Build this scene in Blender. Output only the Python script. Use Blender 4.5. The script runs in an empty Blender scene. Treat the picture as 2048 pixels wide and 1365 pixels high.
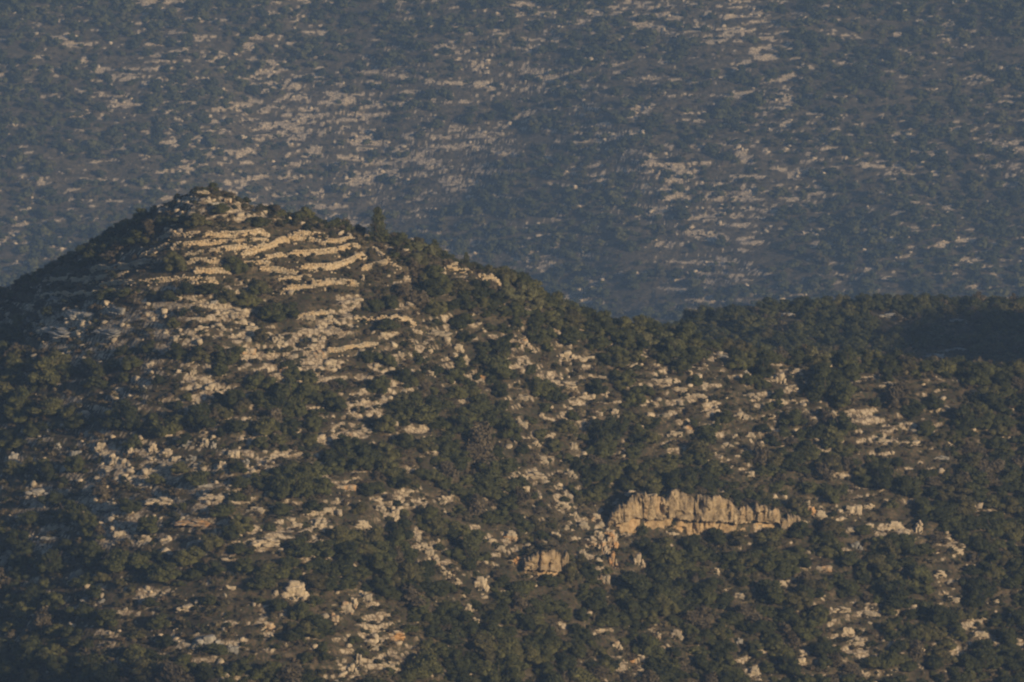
import bpy, math, random
import numpy as np
from mathutils import Vector, Matrix
R_ = math.radians
random.seed(11); RNG = np.random.default_rng(11)
SC = bpy.context.scene
COL = SC.collection

# ------------------------------------------------------------ camera
PITCH = R_(10.0)
FPX = 13000.0                      # focal length in photo pixels (photo 2048 wide)
cam_d = bpy.data.cameras.new("camera"); cam = bpy.data.objects.new("camera", cam_d)
COL.objects.link(cam); SC.camera = cam
cam_d.sensor_width = 36.0; cam_d.lens = 36.0 * FPX / 2048.0
cam_d.clip_start = 1.0; cam_d.clip_end = 20000.0
cam.location = (0, 0, 0); cam.rotation_euler = (R_(90) - PITCH, 0, 0)

# ------------------------------------------------------------ light
SUN_AZ = 46.0      # degrees to the right of straight behind the camera
SUN_EL = 15.0
SUN_STR = 5.0
SKY_STR = 0.08
EXPOSURE = 0.22
HAZE_D = 0.000115
w = bpy.data.worlds.new("World"); SC.world = w; w.use_nodes = True
nt = w.node_tree; nt.nodes.clear()
sky = nt.nodes.new('ShaderNodeTexSky'); sky.sky_type = 'NISHITA'; sky.sun_disc = False
sky.sun_elevation = R_(SUN_EL); sky.sun_rotation = R_(180 - SUN_AZ)
sky.air_density = 1.0; sky.dust_density = 0.6; sky.ozone_density = 2.0
bg = nt.nodes.new('ShaderNodeBackground'); bg.inputs[1].default_value = SKY_STR
wo = nt.nodes.new('ShaderNodeOutputWorld')
nt.links.new(sky.outputs[0], bg.inputs[0]); nt.links.new(bg.outputs[0], wo.inputs[0])
sd = bpy.data.lights.new("sun", 'SUN'); so = bpy.data.objects.new("sun", sd); COL.objects.link(so)
sd.energy = SUN_STR; sd.angle = R_(1.5); sd.color = (1.0, 0.75, 0.44)
a = R_(SUN_AZ); e = R_(SUN_EL)
SUN = Vector((math.sin(a)*math.cos(e), -math.cos(a)*math.cos(e), math.sin(e)))
so.rotation_euler = SUN.to_track_quat('Z', 'Y').to_euler()
so.location = (300, -300, 200)
SC.view_settings.view_transform = 'Standard'; SC.view_settings.look = 'None'
SC.view_settings.exposure = EXPOSURE; SC.view_settings.gamma = 1.0
SC.render.engine = 'CYCLES'
SC.cycles.volume_bounces = 0; SC.cycles.max_bounces = 3; SC.cycles.diffuse_bounces = 2
SC.cycles.transparent_max_bounces = 4
SC.cycles.filter_width = 2.2 if hasattr(SC.cycles, 'filter_width') else 1.5

# ------------------------------------------------------------ noise
_T = RNG.random((256, 256)).astype(np.float64)
def vnoise(x, y, seed=0):
    x = x + seed*37.17; y = y + seed*91.3
    xi = np.floor(x).astype(int); yi = np.floor(y).astype(int)
    fx = x - xi; fy = y - yi
    fx = fx*fx*(3-2*fx); fy = fy*fy*(3-2*fy)
    a = _T[xi & 255, yi & 255]; b = _T[(xi+1) & 255, yi & 255]
    c = _T[xi & 255, (yi+1) & 255]; d = _T[(xi+1) & 255, (yi+1) & 255]
    return (a*(1-fx)+b*fx)*(1-fy) + (c*(1-fx)+d*fx)*fy
def fbm(x, y, s, o=4, seed=0, g=0.5):
    x = np.asarray(x, float)/s; y = np.asarray(y, float)/s
    v = 0; am = 1; t = 0
    for i in range(o):
        v = v + am*(vnoise(x*2**i, y*2**i, seed+i*3)-0.5); t += am; am *= g
    return v/t*2           # about -1..1
def sst(a, b, x):
    t = np.clip((x-a)/(b-a), 0, 1); return t*t*(3-2*t)

# ------------------------------------------------------------ projection between place and photo
CP, SP = math.cos(PITCH), math.sin(PITCH)
def proj(x, y, z):
    d = y*CP - z*SP
    return 1024 + FPX*x/d, 682.5 - FPX*(y*SP + z*CP)/d, d
def z_for_row(y, row):
    t = (682.5-row)/FPX
    return y*(t*CP-SP)/(CP+t*SP)

# how stony the ground is, sampled every 64 photo pixels
ROCKMAP = [
"11235432223332344434555443222222",
"23322464311223455212445432334543",
"43225422744344566543444355334322",
"22344234577544344334444454544333",
"13132336556455565233323445433222",
"34431246565655664445565566554433",
"23222688533445321223544544222211",
"32222222211112222232344443322232",
"12222222211112333222233433332222",
"37755888215543221112345411111111",
"58866876677645565311112112211111",
"11234556678744555643533352432211",
"23445664354754545432655554543231",
"12221335377545445354344653575421",
"34566777766103446323121421121111",
"45446656114454222524444432523333",
"23454665553363144444433332465322",
"22121232451116355254211111322232",
"12334454451414411112211332544534",
"12222435522651431132243464755666",
"11252465324651111244422456664665",
"11123444344451111233342465555554",
]
RM = np.array([[int(c) for c in r] for r in ROCKMAP], float)/9.0
RM[10:21, :5] += 0.14; RM[13:20, :7] += 0.08; RM[18:, 20:] -= 0.13; RM[14:18, 7:] -= 0.04
def rockiness(px, py):
    u = np.clip(px/64.0-0.5, 0, 30.999); v = np.clip(py/64.0-0.5, 0, 20.999)
    i = u.astype(int); j = v.astype(int); fu = u-i; fv = v-j
    return ((RM[j, i]*(1-fu)+RM[j, i+1]*fu)*(1-fv) + (RM[j+1, i]*(1-fu)+RM[j+1, i+1]*fu)*fv)
# patches of low scrub without big bushes (photo px: cx, cy, rx, ry)
LOWSCRUB = [(620,520,150,90),(400,415,135,52),(170,645,170,45),(520,425,60,25),(400,510,160,60),(1800,810,180,75),(430,1240,260,70),(620,1335,110,40),(150,560,110,25),
            (660,720,120,50),(600,590,100,20),(330,520,110,40),(790,600,70,40),(250,660,160,35),(1190,1050,70,35),(1330,810,60,30),
            (250,815,120,25),(470,940,140,30),(730,860,90,50),(420,790,100,30)]
def lowscrub(px, py):
    v = np.zeros_like(px)
    for cx, cy, rx, ry in LOWSCRUB:
        v = np.maximum(v, 1-sst(0.6, 1.15, np.sqrt(((px-cx)/rx)**2+((py-cy)/ry)**2)))
    return v

# ------------------------------------------------------------ terrain
CRX = [-600,-200,0,60,100,150,200,240,300,340,400,450,500,560,640,740,800,870,900,980,1060,1080,1180,1280,1400,1560,1700,1850,2048,2600]
CRY = [1050,740,590,564,540,514,485,460,432,410,380,392,414,434,452,478,486,512,528,552,590,612,650,672,698,728,733,742,752,800]
MDX = [-400,700,900,1100,1200,1290,1340,1450,1560,1700,1850,2048,2400,3000]
MDY = [1500,1120,900,780,730,684,664,640,623,616,611,613,624,670]
_GS = np.arange(-1000, 3100, 4.0)
def _sm(xs_, ys_, sg):
    v = np.interp(_GS, xs_, ys_); k = np.exp(-0.5*(np.arange(-60, 61)*4.0/sg)**2); k /= k.sum()
    return np.convolve(np.pad(v, 60, mode='edge'), k, 'valid')
CRS = _sm(CRX, CRY, 11); MDS = _sm(MDX, MDY, 30)
CR2 = _sm([-900,-200,0,200,400,560,800,1060,1280,1560,2048,2600], [640,512,465,424,398,412,480,585,668,725,752,800], 120)
def crest(x, tab=None):
    tab = CRS if tab is None else tab
    yr = np.interp(x, [-300,-110,-80,-62,-45,-20,0,40,80,300], [1190,1118,1102,1093,1089,1092,1100,1116,1132,1190])
    z = np.full_like(x, -190.0)
    for _ in range(4):
        px = 1024 + FPX*x/(yr*CP - z*SP)
        z = z_for_row(yr, np.interp(px, _GS, tab))
    return yr, z
def midridge(x):
    yr = np.interp(x, [-100,0,100,300], [1370,1380,1418,1470])
    z = np.full_like(x, -200.0)
    for _ in range(4):
        px = 1024 + FPX*x/(yr*CP - z*SP)
        z = z_for_row(yr, np.interp(px, _GS, MDS))
    return yr, z
def smax(a, b, k=3.0):
    return np.maximum(a, b) + k*np.log1p(np.exp(-np.abs(a-b)/k))
def base_height(x, y):
    yr, zr = crest(x)
    d = yr - y
    wz = sst(6, 70, d); zr = zr*(1-wz) + crest(x, CR2)[1]*wz
    fr = 0.455*(np.sqrt(np.maximum(d,0)**2+7**2)-7)
    bk = 0.33*(np.sqrt(np.minimum(d,0)**2+9**2)-9)
    hn = zr - np.where(d > 0, fr, bk)
    hn = hn + sst(0, 25, d)*(4.2*fbm(x, y, 42, 2, 5) + 1.5*fbm(x, y, 15, 2, 6))
    ym, zm = midridge(x)
    dm = ym - y
    hm = zm - np.where(dm > 0, 0.07*(np.sqrt(np.maximum(dm,0)**2+36)-6) + 0.35*(np.sqrt(np.maximum(dm-60,0)**2+100)-10), 0.4*(np.sqrt(np.minimum(dm,0)**2+100)-10))
    hm = hm + 1.2*fbm(x, y, 30, 2, 8)*sst(0, 30, np.abs(dm))
    h = smax(hn, hm, 1.2)
    # far hillside, laid out at two thirds size and then enlarged
    xk, yk = x/K, y/K
    t = yk - 1850 + 0.10*xk
    f = np.interp(t, [-2000, 0, 120, 330, 520, 900, 2000, 6000], [-60, 0, 46, 140, 215, 290, 300, 250])
    hf = -347 + f + 12*fbm(xk, yk, 110, 3, 21)*sst(-50, 80, t) + 2.5*fbm(xk, yk, 40, 2, 22)*sst(0, 60, t)
    xl = np.interp(yk, [1880, 1985, 2060], [55, -38, -75])
    hf = hf - 1.8*(1-np.abs(fbm(xk+.35*(yk-1900), yk*.22, 30, 3, 27, .5))*2.2)*sst(-20, 60, t)
    u = xk - xl
    g = np.where(u > 0, np.exp(-(u/60.0)**2), np.exp(-(u/45.0)**2))
    hf = hf - 17*g*(1-sst(1990, 2090, yk))*sst(1700, 1850, yk)
    hf = hf*K
    h = smax(h, hf, 4)
    hc = -4 - 0.42*np.maximum(y, 0) + 0.05*np.minimum(y, 0)
    h = smax(h, hc, 4)
    # unseen shoulder added right of the view to shade the flat hill behind
    h = h + (60 + 6*fbm(x, y, 25, 3, 16))*np.exp(-0.5*(((x-216)/44)**2+((y-1290)/50)**2))
    # unseen steep knoll added right of the view, meant to shade the lower left
    h = np.maximum(h, -275 + 150*np.exp(-0.5*(((x-158)/50)**2+((y-728)/56)**2)) + 5*fbm(x, y, 25, 3, 15))*(y < 860) + h*(y >= 860)
    return smax(h, np.full_like(h, -352.0*K), 4)

K = 1.5
def seg(a, b, s): return np.arange(a, b, s)
YS = np.concatenate([seg(-3000,0,250), seg(0,860,20), seg(860,1290,0.5), seg(1290,1490,1.0), seg(1490,2790,12), seg(2790,3360,1.3), seg(3360,3800,8), seg(3800,5000,50), seg(5000,9001,250)])
XS = np.concatenate([seg(-6000,-1000,500), seg(-1000,-340,30), seg(-340,-100,1.4), seg(-100,100,0.55), seg(100,340,1.4), seg(340,1000,30), seg(1000,6001,500)])
GX, GY = np.meshgrid(XS, YS)             # [row y, col x]
H = base_height(GX, GY)

def hq(x, y):                            # height of the finished sheet
    x = np.atleast_1d(np.asarray(x, float)); y = np.atleast_1d(np.asarray(y, float))
    i = np.clip(np.searchsorted(XS, x)-1, 0, len(XS)-2); j = np.clip(np.searchsorted(YS, y)-1, 0, len(YS)-2)
    fu = (x-XS[i])/(XS[i+1]-XS[i]); fv = (y-YS[j])/(YS[j+1]-YS[j])
    return (H[j,i]*(1-fu)+H[j,i+1]*fu)*(1-fv)+(H[j+1,i]*(1-fu)+H[j+1,i+1]*fu)*fv
def ground_at(px, py, y0=870, y1=1480):  # where the sight line through a photo point meets the ground
    t = (682.5-py)/FPX; s = (px-1024)/FPX
    ys = np.arange(y0, y1, 0.25)
    dep = ys/(CP + t*SP); zs = dep*(t*CP - SP); xs = s*dep
    hit = np.nonzero(hq(xs, ys) >= zs)[0]
    k = hit[0] if len(hit) else len(ys)-1
    return float(xs[k]), float(ys[k])

PX, PY, DEP = proj(GX, GY, H)
NEAR = (GY > 860) & (GY < 1480) & (np.abs(GX) < 220)
FAR = (GY > 2780) & (GY < 3500)
RK = np.where(NEAR | FAR, rockiness(PX, PY), 0.35)
# rock beds: steps that follow the contours
def stair(h, x, y, step, seed):
    wv = h + step*1.6*fbm(x, y, 22, 3, seed) + step*0.35*fbm(x, y, 3.0, 2, seed+9)
    q = wv/step; fr = q - np.floor(q)
    st = sst(0.55, 0.95, fr)             # riser in the last part
    return (st - fr)*step, np.exp(-((fr-0.75)/0.16)**2)
n1 = fbm(GX, GY, 5.0, 4, 31, .65)
dn, rn = stair(H, GX, GY, 1.35, 41)
am = np.clip(0.25 + 1.3*RK + 0.5*n1, 0, 1)
Hn = H + np.where(NEAR, dn*am, 0) + np.where(NEAR, 0.22*fbm(GX, GY, 2.2, 3, 52)*(0.4+RK), 0)
n2 = fbm(GX, GY*.6, 22.0, 5, 33, .6)
df, rf = stair(H, GX, GY, 3.2, 61)
Hn = Hn + np.where(FAR, df*np.clip(0.2+1.1*RK+.5*n2, 0, 1)*0.9, 0) + np.where(FAR, 0.4*fbm(GX, GY, 4, 3, 54), 0)
H = Hn
rn2 = np.where(FAR, rf, rn); n12 = np.where(FAR, n2, n1)
fine = fbm(GX, GY, 1.6, 3, 71, .6); fine = np.where(FAR, fbm(GX, GY, 4.5, 3, 72, .65), fine)
strk = np.where(FAR, fbm(GX*.09, H*1.0+GY*.10, 1.0, 4, 73, .6), fbm(GX*.15, H*1.5+GY*.1, .62, 4, 74, .6))
score = np.where(FAR, .52*RK+.28, .95*RK+.08) + 0.40*n12 + 0.30*(rn2-0.35) + np.where(FAR, .22, .45)*fine + np.where(FAR, 1.35, 1.15)*strk - np.where(FAR, 0.68, 0.67)
ROCKMASK = sst(0.0, 0.28, score)

# ------------------------------------------------------------ traced features (photo pixels)
WALLS = [  # points along the foot of each wall, height px, where
 ([(325,475),(393,470)],9,"short low wall highest on the left under the summit"),
 ([(415,474),(470,477),(527,470)],14,"long topmost wall right of centre below the summit bushes"),
 ([(352,497),(395,494),(430,488)],15,"blocky wall just under the topmost one with shaded gaps"),
 ([(440,486),(525,481)],7,"thin faint wall line between two taller walls"),
 ([(378,513),(435,504)],10,"sloping wall above the pale twin boulders"),
 ([(445,503),(500,497)],12,"middle wall joining the curving one on its left"),
 ([(490,514),(530,501),(568,485)],18,"tall curving wall climbing steeply to the right"),
 ([(585,479),(612,482),(640,488)],15,"wall falling to the right just past the curving wall"),
 ([(597,470),(645,473)],9,"small upper wall right of the summit slope"),
 ([(382,528),(434,526)],13,"stubby wall beside a dark round bush"),
 ([(190,541),(230,544),(300,529)],16,"tall orange tinted wall standing alone on the left flank"),
 ([(290,510),(332,496)],10,"short slanting wall with an orange end"),
 ([(98,560),(170,563),(240,554)],10,"long grey wall farthest left on the shaded flank"),
 ([(210,571),(288,568)],10,"lowest left wall with a few fallen stones"),
 ([(292,567),(350,563),(425,565)],10,"long low wall above the dark oak thicket"),
 ([(398,549),(453,547)],12,"short wall left of the tall dark bushes"),
 ([(487,531),(528,528)],11,"short wall under the curving wall"),
 ([(535,519),(562,512)],9,"tiny wall stub under the curving wall's upper end"),
 ([(583,512),(640,509),(670,505),(710,497)],12,"long thin wall third from the top on the right"),
 ([(530,544),(580,546)],12,"wall leading to a broken boulder heap"),
 ([(612,541),(665,541),(722,517)],18,"longest bright wall climbing to the right"),
 ([(565,563),(617,558)],9,"thin wall left of the lowest bright wall"),
 ([(632,574),(665,567),(706,571)],16,"lowest tall bright wall on the right"),
 ([(570,584),(622,578)],10,"crumbling wall below the thin one"),
 ([(742,472),(780,479),(810,487)],10,"wall beside the lone conifer on the crest"),
 ([(745,493),(768,518),(800,541)],7,"rubble wall running down the spur below the conifer"),
 ([(731,542),(765,527)],11,"short wall meeting the rubble wall on the spur"),
 ([(893,541),(912,544),(942,543)],10,"wall on the right crest beside a bare bush"),
 ([(957,553),(1000,568)],11,"tumbled wall at the right end of the crest"),
 ([(655,706),(700,699),(755,688)],11,"mid slope wall above bare pale slabs"),
 ([(708,641),(775,640),(830,646)],10,"wall crossing the middle of the slope"),
 ([(92,590),(140,592),(190,590)],8,"faint grey wall low on the shaded left flank"),
 ([(655,488),(690,484),(708,480)],9,"short wall high on the right near the rocky knob"),
 ([(596,636),(660,629)],11,"wall right of the big oak thicket"),
]
# outcrops: x, foot y, width, height, look
ROCKS = [
(155,640,92,24,'g'),(232,634,52,18,'g'),(115,673,120,17,'g'),(215,673,84,15,'g'),(360,680,34,20,'p'),(400,668,32,14,'p'),(435,669,32,15,'p'),
(503,667,44,15,'p'),(555,686,28,30,'p'),(490,709,46,18,'o'),(360,596,17,17,'p'),(467,629,52,15,'p'),(508,634,18,12,'p'),(613,641,33,15,'p'),
(365,546,14,12,'p'),(455,407,17,19,'o'),(375,386,30,9,'p'),(405,388,30,10,'p'),(733,476,12,20,'p'),(698,481,15,20,'p'),(726,561,8,16,'p'),
(591,546,26,18,'p'),(625,541,20,22,'p'),(395,530,14,10,'p'),(888,549,9,23,'p'),(903,531,24,14,'p'),(868,673,40,16,'p'),(915,706,24,20,'p'),(850,691,22,12,'p'),(798,716,18,16,'p'),
(858,753,18,14,'p'),(230,931,26,22,'p'),(205,916,18,15,'p'),(262,916,16,16,'p'),(305,911,18,21,'p'),(333,916,32,22,'p'),(352,928,22,14,'p'),
(380,921,24,16,'g'),(410,896,22,22,'p'),(426,897,12,19,'g'),(466,921,28,24,'p'),(491,931,20,20,'g'),(400,937,32,18,'p'),(445,937,24,18,'p'),
(152,917,24,16,'g'),(25,917,22,20,'g'),(115,903,18,14,'g'),(85,890,20,12,'g'),(282,783,32,18,'g'),(365,746,32,14,'p'),(386,752,16,17,'p'),(412,745,18,12,'p'),
(1562,769,26,26,'p'),(1592,750,26,15,'p'),(1578,757,20,12,'p'),(1228,834,22,20,'p'),(1193,831,24,14,'p'),(1327,838,30,10,'p'),(1346,874,36,16,'p'),(1500,877,20,14,'p'),
(1472,881,18,13,'p'),(1498,958,24,17,'p'),(1452,898,30,9,'p'),(1072,899,20,12,'p'),(1085,931,24,20,'p'),(1065,959,52,19,'p'),(1140,961,28,16,'p'),
(1148,899,20,20,'p'),(1135,723,36,16,'p'),(1177,723,26,14,'p'),(1125,778,62,18,'p'),(1040,801,32,16,'p'),(1040,858,30,22,'p'),(1082,841,13,14,'p'),
(1750,886,66,10,'p'),(1812,894,62,12,'p'),(1880,921,40,8,'g'),(1435,716,46,8,'g'),(1575,634,42,8,'g'),(1780,637,52,9,'g'),(1910,647,54,10,'g'),(1912,704,52,8,'g'),
(1868,716,46,8,'g'),(1492,748,12,7,'g'),(1200,757,24,7,'p'),(1320,775,50,12,'p'),(1350,790,46,12,'p'),(1390,806,44,10,'p'),(1500,800,34,10,'p'),(1480,843,30,16,'p'),
(587,1197,54,44,'p'),(537,1261,36,20,'o'),(418,1298,56,22,'g'),(460,1309,32,24,'g'),(690,1227,32,30,'o'),(665,1248,24,30,'o'),(707,1217,22,26,'o'),
(732,1206,24,26,'p'),(935,1225,16,24,'p'),(948,1250,20,18,'p'),(785,1287,54,26,'o'),(745,1302,24,16,'p'),(718,1328,20,30,'p'),(705,1348,22,20,'p'),
(958,1180,36,34,'p'),(832,1086,24,18,'p'),(845,1102,20,16,'p'),(858,1117,22,20,'p'),(870,1130,18,26,'o'),(880,1147,26,24,'p'),(895,1162,22,20,'p'),
(911,1170,22,18,'p'),(785,1037,24,38,'p'),(760,1026,32,20,'p'),(722,1062,38,22,'p'),(638,1066,34,22,'p'),(678,1029,20,14,'p'),(690,981,46,16,'o'),
(882,1010,26,24,'p'),(385,1066,80,13,'o'),(318,1011,64,20,'p'),(418,1004,54,14,'p'),(512,1027,46,14,'p'),(530,1102,64,22,'p'),(97,1086,46,8,'g'),
(452,1181,36,11,'p'),(375,1227,52,14,'p'),(75,998,56,14,'g'),(1122,1018,36,16,'p'),(1646,1144,38,17,'o'),(1713,1103,24,17,'g'),(1478,1198,32,15,'p'),
(1433,1149,17,18,'p'),(1278,1134,25,28,'o'),(1209,1166,24,26,'o'),(1350,1278,30,24,'o'),(1234,1301,22,17,'o'),(1264,1326,20,15,'o'),(1508,1353,28,26,'p'),
(1316,1279,11,18,'o'),(1563,1176,24,17,'p'),(1706,1031,38,28,'p'),(1738,1020,26,18,'p'),(1788,1063,38,22,'p'),(1838,1066,17,34,'p'),(1912,1109,30,20,'p'),
(1880,1158,26,17,'p'),(1478,1288,15,17,'g'),(1190,1045,26,22,'o'),(1165,1062,26,20,'p'),(1180,1095,30,28,'o'),(1150,1040,16,14,'p'),(1205,1110,20,30,'o'),(1222,1095,26,38,'o'),(1226,1135,20,34,'o'),(1196,1080,30,22,'p'),(1216,1072,26,20,'o'),(1165,1118,26,18,'p'),(1640,1040,30,22,'p'),(1622,1030,24,24,'o'),(1610,1010,22,14,'p'),(1590,1018,26,18,'p'),(1300,1000,30,14,'p'),(1235,1010,28,18,'p'),(1262,992,26,14,'p'),(1148,1130,24,30,'o'),(1032,1130,22,22,'o'),(1055,1100,26,14,'p'),(1110,1078,30,20,'p'),(1085,1090,22,14,'p'),(1060,1160,20,12,'p'),(1340,1075,22,12,'p'),(1480,1072,26,12,'o'),(1545,1070,22,12,'p'),(1130,1060,20,14,'p'),
(1680,1226,48,14,'p'),(1735,1236,46,14,'p'),(1695,1275,36,18,'p'),(1705,1298,46,14,'p'),(1960,1278,44,14,'p'),(1900,1205,36,16,'p'),(1600,1330,26,16,'p'),(1020,1085,26,24,'o'),(1000,1105,22,16,'p')]
CLIFFS = [
 ([1205,1235,1265,1290,1330,1350,1380,1430,1470,1520,1570,1595,1612],
  [1056,1065,1058,1066,1052,1060,1066,1067,1064,1062,1059,1054,1048],
  [1048,1020,998,992,1000,988,986,990,1012,1010,1024,1034,1042],
  "long fluted limestone cliff with an orange lower band on the lower right slope"),
 ([1038,1060,1085,1108,1132,1142],[1150,1154,1157,1160,1160,1150],[1122,1108,1100,1100,1106,1126],
  "small square cliff face left of the long cliff, orange streaked"),
]
BUSHES = [  # x, foot y, width, height, kind (e evergreen, b bare brown, l pale sunlit)
(335,892,74,56,'e'),(400,882,72,66,'e'),(265,902,34,38,'e'),(250,716,40,28,'e'),(268,744,46,40,'e'),(352,737,46,42,'e'),(397,737,46,32,'e'),(460,740,60,45,'e'),
(197,767,44,35,'e'),(242,847,50,40,'e'),(560,832,52,60,'e'),(592,842,46,50,'e'),(528,882,56,45,'e'),(485,837,42,40,'e'),(575,747,48,34,'e'),(520,700,38,36,'e'),
(775,682,54,28,'e'),(745,727,52,34,'e'),(665,787,36,28,'b'),(700,952,62,60,'e'),(737,948,58,55,'e'),(772,962,52,50,'e'),(690,905,50,36,'e'),(340,607,42,26,'e'),(375,602,46,28,'e'),
(415,607,52,30,'e'),(457,612,48,34,'e'),(497,632,52,40,'e'),(542,657,64,58,'e'),(578,642,46,46,'e'),(522,592,50,30,'e'),(352,557,50,48,'e'),(300,477,38,44,'b'),(470,562,46,48,'e'),
(238,502,42,26,'b'),(222,518,40,18,'b'),(210,606,50,26,'e'),(255,602,44,22,'e'),(150,612,50,20,'e'),(95,640,34,26,'e'),(20,690,60,40,'e'),(130,765,60,34,'e'),(100,840,80,40,'e'),(160,860,60,36,'e'),(40,800,60,30,'e'),
(440,440,44,26,'e'),(395,455,46,30,'e'),(362,452,40,26,'e'),(520,460,42,30,'e'),(318,420,36,26,'e'),(285,430,36,22,'e'),(250,440,34,24,'e'),(225,448,34,22,'e'),(200,455,30,20,'e'),(165,480,36,22,'e'),(140,492,30,18,'e'),(110,508,36,24,'e'),(75,530,36,22,'e'),(40,550,40,26,'e'),(8,575,40,26,'e'),
(386,382,18,14,'e'),(408,384,22,10,'e'),(445,392,22,10,'b'),(498,407,18,10,'e'),(545,425,34,20,'e'),(580,432,40,20,'e'),(615,440,38,22,'e'),(655,448,40,22,'e'),(690,458,38,24,'e'),(722,464,34,24,'e'),
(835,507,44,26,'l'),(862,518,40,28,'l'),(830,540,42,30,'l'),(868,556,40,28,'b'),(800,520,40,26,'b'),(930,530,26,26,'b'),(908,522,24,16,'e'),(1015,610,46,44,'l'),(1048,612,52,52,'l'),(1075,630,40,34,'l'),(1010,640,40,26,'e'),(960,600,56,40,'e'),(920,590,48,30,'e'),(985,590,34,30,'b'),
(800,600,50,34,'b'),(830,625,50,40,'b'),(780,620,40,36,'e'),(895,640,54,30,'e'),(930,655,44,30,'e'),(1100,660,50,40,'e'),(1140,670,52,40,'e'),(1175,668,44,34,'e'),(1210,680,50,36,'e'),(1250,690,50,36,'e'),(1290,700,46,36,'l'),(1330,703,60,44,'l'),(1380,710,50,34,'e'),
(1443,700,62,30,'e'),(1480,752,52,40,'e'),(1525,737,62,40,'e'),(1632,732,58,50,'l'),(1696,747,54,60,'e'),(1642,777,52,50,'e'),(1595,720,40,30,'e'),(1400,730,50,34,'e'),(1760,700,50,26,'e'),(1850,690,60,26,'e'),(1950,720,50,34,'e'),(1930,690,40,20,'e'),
(940,1120,44,44,'e'),(600,1125,60,46,'e'),(650,1130,60,50,'e'),(560,1010,60,60,'e'),(600,1010,60,64,'e'),(640,1000,50,48,'e'),(590,950,56,30,'e'),(230,1160,70,56,'e'),(270,1150,60,50,'e'),(330,1175,64,48,'e'),(380,1150,66,52,'e'),(430,1160,60,44,'e'),(480,1120,50,34,'e'),(520,1190,60,40,'e'),(560,1170,50,40,'e'),
(140,1050,70,60,'e'),(170,1070,50,60,'e'),(300,1080,60,50,'e'),(390,980,60,44,'e'),(440,1040,60,36,'e'),(310,980,40,28,'e'),(480,990,44,28,'e'),(95,970,44,50,'e'),(150,960,50,50,'e'),(260,1040,50,36,'e'),(360,950,40,26,'e'),(475,960,34,28,'e'),
(1380,1110,50,44,'e'),(1430,1100,50,40,'e'),(1480,1105,46,44,'e'),(1540,1100,60,42,'e'),(1600,1090,56,44,'e'),(1660,1080,60,44,'e'),(1290,1110,46,34,'e'),(1330,1110,44,36,'e'),(1425,1078,24,26,'e'),(1285,1080,26,28,'e'),(1590,1030,34,36,'e'),(1140,1180,50,50,'e'),(1165,1150,34,40,'e'),(1100,1190,50,34,'e'),(1040,1200,60,40,'e'),
(430,1320,60,30,'e'),(100,1340,60,50,'e'),(60,1350,50,60,'e'),(150,1300,50,30,'e'),(600,1250,50,50,'e'),(560,1235,40,34,'e'),(640,1290,60,44,'e'),(590,1300,50,36,'e'),(420,1215,34,24,'e'),(300,1230,40,24,'e'),(800,1100,60,60,'e'),(740,1110,60,60,'e'),(700,1140,60,60,'e'),(760,1160,60,60,'e'),(820,1180,60,56,'e')]

# ------------------------------------------------------------ terraces behind the walls and ground above the cliffs
def resample(pts, step):
    out = [pts[0]]
    for a_, b_ in zip(pts[:-1], pts[1:]):
        L = math.dist(a_, b_); n = max(1, int(round(L/step)))
        for k in range(1, n+1): out.append((a_[0]+(b_[0]-a_[0])*k/n, a_[1]+(b_[1]-a_[1])*k/n))
    return out
def raise_behind(path, tops, reach, drop=0.12):
    """path: list of (x,y) feet; tops: z of the top; ground uphill of it is lifted level with the top"""
    global H
    p = np.array(path); t = np.array(tops)
    i0 = np.searchsorted(XS, p[:,0].min()-1); i1 = np.searchsorted(XS, p[:,0].max()+1)
    j0 = np.searchsorted(YS, p[:,1].min()-1); j1 = np.searchsorted(YS, p[:,1].max()+reach+2)
    X = GX[j0:j1, i0:i1]; Y = GY[j0:j1, i0:i1]
    o = np.argsort(p[:,0]); yp = np.interp(X, p[o,0], p[o,1]); tp = np.interp(X, p[o,0], t[o])
    inside = (X >= p[:,0].min()) & (X <= p[:,0].max())
    d = Y - yp
    tgt = tp - drop + 0.04*np.maximum(d-1, 0) + 0.15*fbm(X, Y, 2, 2, 90)
    w_ = sst(0.25, 0.8, d)*(1-sst(reach*0.6, reach, d))*inside
    Hs = H[j0:j1, i0:i1]
    H[j0:j1, i0:i1] = Hs + (np.maximum(Hs, tgt)-Hs)*w_
    ROCKMASK[j0:j1, i0:i1] *= (1-0.93*w_)
wall_data = []
for pts, hpx, where in WALLS:
    g = []
    e0, e1, f0, f1 = pts[0], pts[1], pts[-1], pts[-2]
    ext = 9.0 if pts[0][1] < 600 and pts[0][0] < 740 else 0.0
    if ext:
        l0, l1 = math.dist(e0, e1), math.dist(f0, f1)
        pts = [(e0[0]+(e0[0]-e1[0])/l0*ext, e0[1]+(e0[1]-e1[1])/l0*ext*.5)] + list(pts) + [(f0[0]+(f0[0]-f1[0])/l1*ext, f0[1]+(f0[1]-f1[1])/l1*ext*.5)]
    for q in resample(pts, 9):
        g.append(ground_at(*q))
    g = [(x_, y_) for x_, y_ in g]
    # smooth out jumps in depth
    yy = np.array([q[1] for q in g]); 
    if len(yy) > 2:
        k = np.pad(yy, 2, mode='edge'); yy = np.convolve(k, np.ones(5)/5, 'valid')
    g = [(g[i][0], float(yy[i])) for i in range(len(g))]
    hh = hpx*g[0][1]/FPX*.66
    zz = hq([q[0] for q in g], [q[1] for q in g])
    wall_data.append((g, zz.tolist(), hh, where))
for g, zz, hh, where in wall_data: raise_behind(g, [z+hh for z in zz], 4.5)
cliff_data = []
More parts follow.
